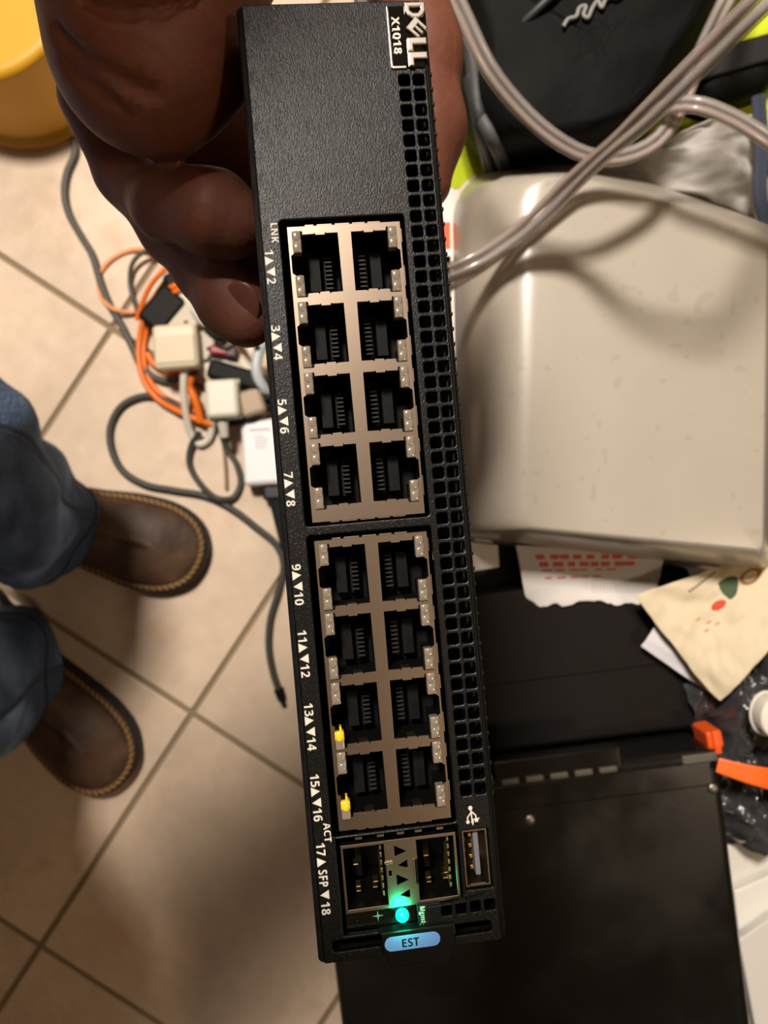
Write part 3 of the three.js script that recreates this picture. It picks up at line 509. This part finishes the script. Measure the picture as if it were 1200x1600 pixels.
cord('grey_cable', 'grey cord coming out below the hand and looping through the plugs', [[112, 205], [118, 235], [105, 270], [101, 300], [107, 332], [125, 366], [144, 398], [157, 440], [172, 478], [190, 508], [208, 545], [222, 574], [246, 592], [276, 594, .012], [306, 580, .02], [332, 556, .03], [352, 540, .03]], .0043, mGrey2);
cord('thin_orange_cable', 'thin pale orange cord in a wide loop at the top of the tangle', [[310, 402, .012], [275, 408, .014], [242, 394, .01], [206, 391], [172, 407], [155, 432], [158, 462], [176, 482, .012], [205, 488, .006], [228, 478, .006], [250, 450, .01], [266, 424, .014]], .0026, mOr2);
cord('thin_grey_cable', 'thin grey cord in a short arc inside the pale orange loop', [[250, 388, .016], [224, 394, .016], [207, 412, .012], [203, 440, .006], [208, 466, .006], [216, 488, .012]], .0028, mGrey2);
cord('orange_cable', 'bright orange cord sweeping down the left side of the plugs', [[322, 436, .03], [298, 440, .03], [268, 449, .028], [244, 464, .022], [228, 490, .014], [219, 524, .008], [217, 560, .008], [226, 597, .008], [247, 624, .008], [278, 642, .012], [312, 657, .016], [332, 664, .012]], .0036, mOr);
cord('orange_cable', 'second bright orange cord hugging the inner side of the first', [[306, 446, .036], [276, 455, .032], [251, 470, .024], [236, 496, .012], [227, 528, .005], [225, 562, .005], [234, 594, .005], [254, 618, .005], [284, 634, .006], [316, 648, .006]], .0032, mOr);
cord('orange_cable', 'short orange cord crossing above the black plug at the top of the tangle', [[300, 398, .026], [272, 402, .03], [258, 420, .03], [238, 442, .026], [224, 470, .02], [214, 500, .013]], .003, mOr);
cord('orange_cable', 'short upright orange cord below the square beige plug', [[300, 588, .03], [296, 604, .026], [304, 622, .024], [310, 642, .02], [314, 660, .016]], .0045, mOr);
cord('orange_cable', 'short orange curve tucked under the square beige plug', [[230, 552, .006], [240, 568, .006], [258, 579, .006], [282, 583, .006]], .0042, mOr);
cord('ivory_cable', 'ivory cord hanging in a hook below the square beige plug', [[292, 548, .036], [288, 580, .036], [287, 612, .03], [291, 648, .02], [299, 678, .01], [312, 694, .006], [326, 686, .006], [332, 664, .01], [330, 640, .02]], .0044, mIv);
cord('long_grey_cable', 'long grey cord sweeping past both shoes to a bare plug end', [[345, 668, .008], [300, 648, .008], [262, 626, .006], [226, 619], [191, 634], [173, 666], [174, 700], [191, 735], [226, 757], [270, 766], [320, 775], [360, 794], [400, 824], [432, 852], [443, 882], [436, 922], [423, 966], [420, 1010], [427, 1052], [435, 1076]], .0041, mGrey, mBlk);
cord('loop_cable', 'dark grey cord in an egg-shaped loop beside the white charger', [[312, 676, .014], [300, 694, .008], [296, 724], [312, 755], [340, 779, .012], [364, 778, .006], [376, 756], [370, 726], [353, 698], [346, 672, .01]], .0037, mGrey);
{ // power strip under the plugs
  const a = at(262, 470, .02), b = at(415, 648, .02), d = b.clone().sub(a), L = d.length(), t = thing('power_strip', 'ivory power strip lying askew under the tangle of cords', 'power strip', [(a.x + b.x) / 2, 0, (a.z + b.z) / 2]); t.rotation.y = -Math.atan2(d.z, d.x);
  part('body', rbox(L, .03, .052, .006, 0, .0155, 0, 3), P(0xcdc3ae, .5), t);
  for (let k = 0; k < 4; k++) { const x = -L / 2 + .028 + k * (L - .056) / 3; const s = part('socket', new THREE.CylinderGeometry(.019, .0185, .003, 28).translate(x, .031, 0), P(0xb9af9b, .5), t); part('pin_hole', [-1, 1].map(q => new THREE.CylinderGeometry(.0025, .0025, .002, 10).translate(x + q * .0095, .032, 0)), mHole, s); }
}
function plug(name, label, cat, px, py, base, w, h, l, turn, mat, extra) {
  const c = at(px, py, base + h), t = thing(name, label, cat, [c.x, base, c.z]); t.rotation.y = turn; part('body', rbox(w, h, l, Math.min(.006, h * .3), 0, h / 2, 0, 3), mat, t); if (extra) extra(t); return t;
}
plug('square_plug', 'square beige plug with rounded corners at the middle of the tangle', 'plug', 273, 540, .0335, .05, .022, .05, .08, P(0xd6c8ae, .45), t => { part('cap_line', rbox(.044, .002, .03, .001, 0, .0225, .004), P(0xcbbca0, .5), t); });
plug('black_adapter', 'black adapter block under the orange cord at the top of the tangle', 'adapter', 252, 482, .001, .036, .034, .05, -.7, mBlk, t => { part('cord_boot', stick(V(0, .018, -.025), V(0, .018, -.045), .006, .004), mBlk, t); });
plug('black_plug', 'small black angled plug at the top end of the tangle', 'plug', 272, 436, .001, .026, .03, .022, .5, mBlk, t => { part('cord_boot', stick(V(.013, .015, 0), V(.028, .013, 0), .005, .004), mBlk, t); });
plug('ivory_adapter', 'square ivory adapter standing on the power strip', 'adapter', 346, 622, .0335, .037, .03, .043, .06, P(0xd4d0bf, .42), t => { part('seam', rbox(.038, .0015, .0443, .0006, 0, .018, 0), P(0xb5b09e, .6), t); part('cord_boot', stick(V(-.004, .012, .022), V(-.004, .006, .04), .0065, .005), P(0xd0cbba, .5), t); });
plug('black_flat_plug', 'black flat plug lying across the upper end of the ivory adapter', 'plug', 368, 586, .0335, .066, .018, .022, -.28, mBlk, t => { part('cord_boot', stick(V(.033, .009, 0), V(.05, .008, 0), .006, .004), mBlk, t); });
plug('ivory_plug', 'round ivory plug near the fingertip above the power strip', 'plug', 318, 486, .0335, .026, .02, .028, .7, P(0xcbc5b6, .5), t => { part('cord_boot', stick(V(-.013, .01, 0), V(-.03, .008, 0), .006, .004), mIv, t); });
plug('grey_plug', 'grey-white plug partly hidden by the fingertip', 'plug', 352, 520, .0335, .024, .022, .03, .5, P(0x9d988c, .5), t => { part('cord_boot', stick(V(0, .01, -.015), V(0, .008, -.03), .006, .004), mGrey, t); });
plug('red_connector', 'small dark red connector beside the fingertip', 'connector', 344, 547, .0335, .026, .012, .011, -.12, P(0x8d1322, .4), t => { part('sleeve', rbox(.012, .013, .012, .002, .012, .006, 0), P(0x3a1420, .5), t); });
plug('brown_plug', 'small light brown plug at the lower end of the power strip', 'plug', 392, 628, .0335, .028, .018, .03, .3, P(0xa58f76, .5), t => { part('cord_boot', stick(V(.014, .009, 0), V(.03, .008, 0), .005, .004), mBlk, t); });
cord('white_ring_cable', 'pale thick cord curling out from behind the switch edge', [[432, 520, .03], [412, 535, .045], [402, 560, .05], [402, 585, .05], [412, 606, .045], [430, 618, .03]], .0062, P(0xb9c0c2, .4));
cord('black_cable', 'black cord knotted between the fingertip and the power strip', [[330, 470, .06], [344, 486, .066], [352, 508, .066], [345, 528, .064], [328, 520, .062], [326, 500, .064], [340, 488, .07], [372, 520, .068], [402, 540, .06]], .0036, mBlk);
cord('black_cable', 'black cord running along the lower end of the power strip', [[330, 650, .04], [362, 658, .026], [390, 650, .04], [420, 636, .036], [445, 640, .03]], .006, mBlk);
cord('brown_cable', 'thin brown cord lying straight below the ivory adapter', [[348, 668, .006], [350, 700], [353, 735], [354, 765]], .0022, rub(0x8a6f5a));
{
  const lt = canvasTex(128, 256, (c, w, h) => { c.fillStyle = '#e9e8ea'; c.fillRect(0, 0, w, h); c.fillStyle = '#9d9da2'; for (let r = 0; r < 5; r++) { c.fillRect(38, 56 + r * 13, 34 + (r * 17) % 20, 4); } c.fillRect(20, 26, 80, 8); });
  const c = at(410, 706, .034), t = thing('charger', 'white charger with a printed label, black lead at its lower end', 'charger', [c.x, 0, c.z]); t.rotation.y = .06;
  part('body', rbox(.047, .034, .076, .006, 0, .0175, 0, 3), P(0xe2e1e3, .4), t);
  const pl = part('printed_label', box(.038, .0004, .066, 0, .0348, 0), P(0xffffff, .5, 0, { map: lt }), t); const uv = pl.geometry.attributes.uv, p = pl.geometry.attributes.position; for (let i = 0; i < uv.count; i++) uv.setXY(i, p.getX(i) / .038 + .5, .5 - p.getZ(i) / .066);
  part('strain_relief', [rbox(.026, .022, .02, .005, .008, .013, .046), stick(V(.009, .013, .05), V(.014, .006, .112), .0095, .0035)], P(0x14161c, .5), t);
}
// ------------------------------------------------------------ the person who holds the switch: body, sweater, trousers, shoes
function field(caps, grooves, lo, hi, cell, k = .012) {      // smooth union of tapered capsules, meshed by marching cubes
  const size = Math.max(hi.x - lo.x, hi.y - lo.y, hi.z - lo.z), n = Math.ceil(size / cell) + 4, mc = new MarchingCubes(n, new THREE.MeshBasicMaterial(), false, false, 400000);
  const ctr = lo.clone().add(hi).multiplyScalar(.5), half = n * cell / 2; mc.isolation = 0;
  const dist = (p, c) => { const [a, b, ra, rb] = c, ax = p.x - a.x, ay = p.y - a.y, az = p.z - a.z, bx = b.x - a.x, by = b.y - a.y, bz = b.z - a.z, L = bx * bx + by * by + bz * bz || 1e-9, t = Math.max(0, Math.min(1, (ax * bx + ay * by + az * bz) / L)); const dx = ax - t * bx, dy = ay - t * by, dz = az - t * bz; return Math.sqrt(dx * dx + dy * dy + dz * dz) - (ra + (rb - ra) * t); };
  const p = V();
  for (let z = 0; z < n; z++) for (let y = 0; y < n; y++) for (let x = 0; x < n; x++) {
    p.set(ctr.x + (x / n * 2 - 1) * half, ctr.y + (y / n * 2 - 1) * half, ctr.z + (z / n * 2 - 1) * half);
    let d = 9; const gr = {};
    for (const c of caps) { const q = dist(p, c), kk = c[4] ?? k, h = Math.max(kk - Math.abs(d - q), 0) / kk; d = Math.min(d, q) - h * h * kk * .25; }
    for (const c of grooves) { const q = -dist(p, c), kk = .0025, h = Math.max(kk - Math.abs(d - q), 0) / kk; d = Math.max(d, q) + h * h * kk * .25; }
    mc.field[x + y * n + z * n * n] = -d;
  }
  mc.update();
  const g = new THREE.BufferGeometry(), N = mc.count;
  const pos = new Float32Array(N * 3); for (let i = 0; i < N; i++) { pos[i * 3] = ctr.x + mc.positionArray[i * 3] * half; pos[i * 3 + 1] = ctr.y + mc.positionArray[i * 3 + 1] * half; pos[i * 3 + 2] = ctr.z + mc.positionArray[i * 3 + 2] * half; }
  g.setAttribute('position', new THREE.BufferAttribute(pos, 3)); g.setAttribute('uv', new THREE.BufferAttribute(new Float32Array(N * 2), 2));
  const m = BGU.mergeVertices(g, cell * .02); m.computeVertexNormals(); return m;
}
const d2 = (px, py, d) => at(px, py, CAM_H - d), rp = (px, d) => px * d / FOCAL;
const cap = (a, b, k) => [d2(a[0], a[1], a[2]), d2(b[0], b[1], b[2]), rp(a[3], a[2]), rp(b[3], b[2]), k];
const person = thing('person', 'person in blue jeans and brown shoes holding the black network switch', 'person', [-.42, 0, .1]);
const PO = person.position.clone();
const J = { lsh: V(-.41, 1.2, -.14), lel: V(-.115, .985, -.275), rsh: V(-.43, 1.22, .27), rel: V(-.25, .99, .42), rwr: V(-.10, .955, .24), neck: V(-.42, 1.31, .07), head: V(-.33, 1.46, .05), pel: V(-.62, .88, .1) };
const W1 = [264, -190, .172, 136], W0 = [230, -40, .182, 142];
const hand = [
  cap(W0, [232, 88, .184, 146]), cap(W0, W1), cap([300, 20, .192, 95], [330, 60, .196, 70]),            // heel of the palm
  cap([235, 190, .25, 80], [352, 215, .255, 72], .02), cap([240, 250, .262, 70], [340, 300, .27, 60], .02),   // hollow of the hand, lower down
  cap([150, 150, .212, 58], [196, 267, .22, 46], .003), cap([196, 267, .22, 46], [262, 322, .212, 52], .002), cap([262, 318, .206, 54], [338, 336, .2, 60], .006), cap([338, 336, .2, 60], [372, 352, .2, 46], .006),   // little finger, folded
  cap([205, 272, .226, 46], [272, 360, .226, 46], .006), cap([272, 360, .226, 46], [332, 418, .222, 54], .006), cap([332, 418, .222, 54], [366, 470, .216, 53], .006), cap([366, 470, .216, 53], [387, 500, .214, 42], .006),  // ring finger
  cap([240, 300, .262, 40], [316, 410, .258, 42], .006), cap([316, 410, .258, 42], [356, 470, .255, 36], .006),                 // middle finger, lower down
  cap([250, 290, .3, 34], [335, 395, .295, 34], .006),                                                                          // index finger, lowest
  cap([290, 372, .25, 50], [388, 402, .25, 46], .006),
  cap([330, -120, .2, 130], [520, -190, .235, 90]), cap([520, -190, .235, 90], [628, -60, .25, 62]), cap([628, -60, .25, 62], [660, 80, .25, 55], .008), cap([660, 80, .25, 55], [667, 200, .25, 54], .008), cap([667, 200, .25, 54], [660, 284, .25, 45], .008),   // thumb across the far side
];
function surf(px, py) {                                    // depth at which a sight line meets the hand
  for (let d = .12; d < .32; d += .0004) { const p = d2(px, py, d); for (const [a, b, ra, rb] of hand) { const e = b.clone().sub(a), t = Math.max(0, Math.min(1, p.clone().sub(a).dot(e) / (e.lengthSq() || 1e-9))); if (p.distanceTo(a.clone().addScaledVector(e, t)) < ra + (rb - ra) * t) return d; } }
  return .2;
}
const G = (pts, mm) => pts.slice(1).map((p, i) => { const q = pts[i]; return [d2(q[0], q[1], surf(...q) - .0003), d2(p[0], p[1], surf(...p) - .0003), mm * .001, mm * .001]; });
const grooves = [...G([[92, 50], [112, 78], [140, 100], [172, 116], [205, 134], [236, 146]], 1.3), ...G([[106, 104], [130, 128], [158, 150], [196, 178]], 1.25), ...G([[134, 2], [165, 14], [200, 19], [250, 16], [300, 2]], 1.1)];
const skinTex = tex(256, (u, v) => { const n = fbm(u, v, 6, 6, 5, 510), q = fbm(u, v, 50, 50, 2, 514); const t = .86 + .2 * (n - .5) + .1 * (q - .5); return [.56 * t, .335 * t, .255 * t]; }, true);
const mSkin = P(0xffffff, .58, 0, { map: rep(skinTex, 14, 14), bumpMap: rep(NZ.fine, 22, 22), bumpScale: .00012 });
const fore = [cap(W0, W1), [d2(...W1.slice(0, 3)), J.lel.clone().lerp(d2(...W1.slice(0, 3)), .55), rp(W1[3], W1[2]) * 1.1, .034], [J.lel.clone().lerp(d2(...W1.slice(0, 3)), .55), J.lel, .036, .043]];
const coarse = [...fore.slice(1), [J.lel, J.lsh, .045, .055], [J.rwr, J.rel, .03, .043], [J.rel, J.rsh, .045, .055], [J.lsh, J.rsh, .07, .07], [J.neck, J.pel, .13, .14], [J.pel.clone().add(V(0, 0, -.07)), J.pel.clone().add(V(0, 0, .07)), .13, .13], [J.neck, J.head, .06, .06],
  [J.head.clone().add(V(-.02, .06, 0)), J.head.clone().add(V(.03, -.05, 0)), .092, .062], [J.head.clone().add(V(.09, -.005, 0)), J.head.clone().add(V(.1, -.035, 0)), .011, .016], [J.head.clone().add(V(.01, 0, -.082)), J.head.clone().add(V(.0, -.035, -.08)), .018, .012], [J.head.clone().add(V(.01, 0, .082)), J.head.clone().add(V(.0, -.035, .08)), .018, .012]];
// right hand on the phone, out of the frame
const rh = [[J.rwr, V(-.075, .948, .18), .03, .026], ...[[-.10, .13], [-.085, .115], [-.068, .11], [-.05, .122]].flatMap(([x, z], i) => [[V(-.085 + i * .012, .946, .175), V(x, .948, z + .03), .012, .01], [V(x, .948, z + .03), V(x + .012, .934, z), .01, .008]]), [V(-.09, .945, .19), V(-.12, .937, .15), .013, .01], [V(-.12, .937, .15), V(-.1, .933, .115), .01, .009]];
const bound = (caps, m = .01) => { const b = new THREE.Box3(); caps.forEach(c => { for (const q of [0, 1]) { b.expandByPoint(c[q].clone().addScalar(c[2 + q] + m)); b.expandByPoint(c[q].clone().addScalar(-c[2 + q] - m)); } }); return b; };
const shift = g => g.translate(-PO.x, -PO.y, -PO.z);
{
  const b = bound(hand), c = bound(coarse), r = bound(rh);
  const gs = [field(hand, grooves, b.min, b.max, .00135, .016), field(coarse, [], c.min, c.max, .014, .03), field(rh, [], r.min, r.max, .004, .01)].map(g => boxUV(clean(g)));
  const g = shift(BGU.mergeGeometries(gs));
  part('body', g, mSkin, person);
  const sw = [...coarse.slice(2, 9)].map(c => [c[0], c[1], c[2] + .014, c[3] + .014]); const s = bound(sw);
  part('sweater', shift(boxUV(clean(field(sw, [], s.min, s.max, .016, .04)))), P(0x23262b, .9), person);
  const hr = [[J.head.clone().add(V(-.035, .075, 0)), J.head.clone().add(V(-.06, -.0, 0)), .092, .085]], hb = bound(hr);
  part('hair', shift(boxUV(clean(field(hr, [], hb.min, hb.max, .008, .01)))), P(0x2a1c12, .8), person);
}
{ // the nail of the ring finger
  const dn = surf(374, 482), c = d2(374, 482, dn + .0009), g = new THREE.SphereGeometry(1, 20, 14); g.scale(.0058, .0013, .0076); g.rotateY(-.5).rotateX(.5).rotateZ(.3); g.translate(c.x, c.y, c.z); shift(g);
  part('fingernail', g, P(0x74453b, .35), person);
}
{ // trousers
  const dn = tex(512, (u, v) => { const n = fbm(u, v, 5, 4, 5, 610), w = ((u * 256 + v * 256) % 4 < 2) ? .04 : -.04, f = fbm(u, v, 16, 8, 4, 620); const k = Math.max(0, Math.min(1, (n - .42) * 3.2)) * .75 + .12 * f; return [.20 + .34 * k + w * .5, .275 + .40 * k + w * .5, .40 + .46 * k + w * .6]; }, true, [3, 2]);
  const m = P(0xffffff, .85, 0, { map: dn, bumpMap: rep(NZ.fine, 20, 20), bumpScale: .0008 });
  const leg = (cs, name, s) => {
    const rings = []; const add = (h, x, z, rx, rz, k = 1) => { const r = []; for (let i = 0; i < 56; i++) { const a = i / 56 * Math.PI * 2, f = 1 + .06 * Math.sin(a * 3 + h * 30 + s) * k + .05 * Math.sin(a * 5 - h * 55 + s * 2) * k; r.push(V(x + rx * f * Math.cos(a), h + .008 * Math.sin(a * 2 + s), z + rz * f * Math.sin(a)).sub(PO)); } rings.push(r); };
    const cv = cs.map(([h, x, z, rx, rz]) => ({ p: V(x, h, z), q: V(rx, rz, 0) })), A = new THREE.CatmullRomCurve3(cv.map(c => c.p)), B = new THREE.CatmullRomCurve3(cv.map(c => c.q));
    const [h0, x0, z0, a0, b0] = cs[0]; add(h0 + .02, x0, z0, a0 - .007, b0 - .007, .6); add(h0 + .001, x0, z0, a0 - .005, b0 - .005, .7); add(h0, x0, z0, a0, b0, .7);
    for (let i = 0; i <= 34; i++) { const t = i / 34, p = A.getPoint(t), q = B.getPoint(t); add(p.y + .004, p.x, p.z, q.x, q.y, 1); }
    const g = loft(rings, false, false), u = g.attributes.uv; for (let i = 0; i < u.count; i++) u.setXY(i, u.getX(i) * .45, u.getY(i) * .9);
    const trouser = part('trouser_leg', g, m, person);
    const hem = rings[5].map((p, i) => p.clone().lerp(rings[2][i], .05).add(V(0, 0, 0))); part('hem_seam', tube(hem.map(p => p.clone().add(p.clone().sub(V(x0, h0, z0).sub(PO)).setY(0).normalize().multiplyScalar(.0008))), .0009, 120, 5, true), P(0x1f2a3a, .8), trouser);
  };
  leg([[.052, -.392, .016, .072, .066], [.12, -.382, .0, .069, .072], [.2, -.366, -.022, .066, .074], [.3, -.352, -.055, .066, .072], [.46, -.37, -.06, .07, .072], [.6, -.45, -.05, .085, .09], [.86, -.6, .01, .11, .11]], 'left', .3);
  leg([[.05, -.432, .176, .075, .075], [.12, -.43, .185, .07, .07], [.2, -.425, .195, .068, .07], [.3, -.42, .205, .068, .072], [.46, -.40, .22, .076, .08], [.6, -.46, .21, .085, .09], [.86, -.6, .18, .11, .11]], 'right', 1.7);
}
{ // shoes: brown leather, a welt of pale stitching on a dark sole
  const lt = tex(256, (u, v) => { const n = fbm(u, v, 5, 5, 5, 710), t = .75 + .6 * (n - .5); return [.37 * t, .26 * t, .175 * t]; }, true, [8, 8]);
  const leather = P(0xffffff, .62, 0, { map: lt, bumpMap: rep(NZ.coarse, 12, 12), bumpScale: .0012 }), sole = P(0x0f0c0a, .7), thr = P(0x9a7440, .7);
  const outline = (() => { const c = new THREE.CatmullRomCurve3([[0, .03], [.012, .0435], [.05, .044], [.11, .0435], [.17, .053], [.215, .059], [.25, .054], [.276, .037], [.287, .012], [.286, -.014], [.273, -.034], [.245, -.048], [.2, -.051], [.14, -.044], [.08, -.040], [.03, -.040], [.006, -.03], [-.004, 0]].map(([x, z]) => V(x, 0, z)), true); return Array.from({ length: 120 }, (_, i) => c.getPointAt(i / 120)); })();
  function shoe(tipPx, tipPy, headDeg, flip, label) {
    const tip = at(tipPx, tipPy, .012), a = headDeg * Math.PI / 180, fx = V(Math.cos(a), 0, Math.sin(a)), o = tip.clone().addScaledVector(fx, -.287).setY(0), side = V(-Math.sin(a), 0, Math.cos(a));
    const W = (x, y, z) => o.clone().addScaledVector(fx, x).addScaledVector(side, z * flip).setY(y).sub(PO);
    const mid = .13, ins = (p, k) => { const cx = Math.max(.045, Math.min(.235, p.x)); return [p.x + (cx - p.x) * k, p.z * (1 - k) + .003 * k]; };
    const ring = (k, hf) => outline.map(p => { const [x, z] = ins(p, k); return W(x, hf(x, p), z); });
    const sh = part('shoe', loft([ring(.04, () => .001), ring(0, () => .004), ring(0, () => .02), ring(.03, () => .0235), ring(.2, () => .0235)], true, true), sole, person, label);
    const top = x => .034 + .022 * Math.max(0, Math.min(1, (.27 - x) / .1)) + .035 * Math.max(0, Math.min(1, (.17 - x) / .1));
    const ups = [ring(.14, () => .0225)]; for (let i = 1; i <= 9; i++) { const t = i / 9, q = t * Math.PI / 2; ups.push(ring(.14 + .02 * Math.sin(q) + .84 * (1 - Math.cos(q)), x => .0225 + (top(x) - .0225) * Math.sin(q) + .0016 * Math.sin(x * 90) * t * (x > .19 && x < .26 ? 1 : .3))); }
    part('upper', boxUV(loft(ups, false, true)), leather, sh);
    const wr = ring(.1, () => .0245).filter((_, i) => i % 2 === 0), wc = new THREE.CatmullRomCurve3(wr, true);
    part('welt', tube(ring(.115, () => .0235), .0034, 160, 8, true), P(0x5a4021, .65), sh);
    const st = []; const N = 92; for (let i = 0; i < N; i++) { const u = i / N, p = wc.getPointAt(u), d = wc.getTangentAt(u), s = V(-d.z, 0, d.x); st.push(stick(p.clone().addScaledVector(d, -.0024).addScaledVector(s, -.0022).add(V(0, .002, 0)), p.clone().addScaledVector(d, .0024).addScaledVector(s, .0022).add(V(0, .002, 0)), .0011, .0011, 6)); }
    part('stitching', st, thr, sh).userData.kind = 'stuff';
  }
  shoe(324, 866, 13.5, 1, 'brown leather shoe, the upper one');
  shoe(193, 1222, 47, -1, 'brown leather shoe, the lower one');
}
{ // the phone that takes the picture, above the frame
  const t = thing('phone', 'black phone held flat in the right hand above the view', 'phone', [-.042, .9145, .06]);
  part('body', rbox(.076, .0085, .162, .003, 0, .0043, 0, 3), P(0x0b0b0c, .3), t); part('screen', rbox(.07, .0006, .154, .0002, 0, .0088, 0), P(0x050506, .08), t);
}
renderer.render(scene, camera);
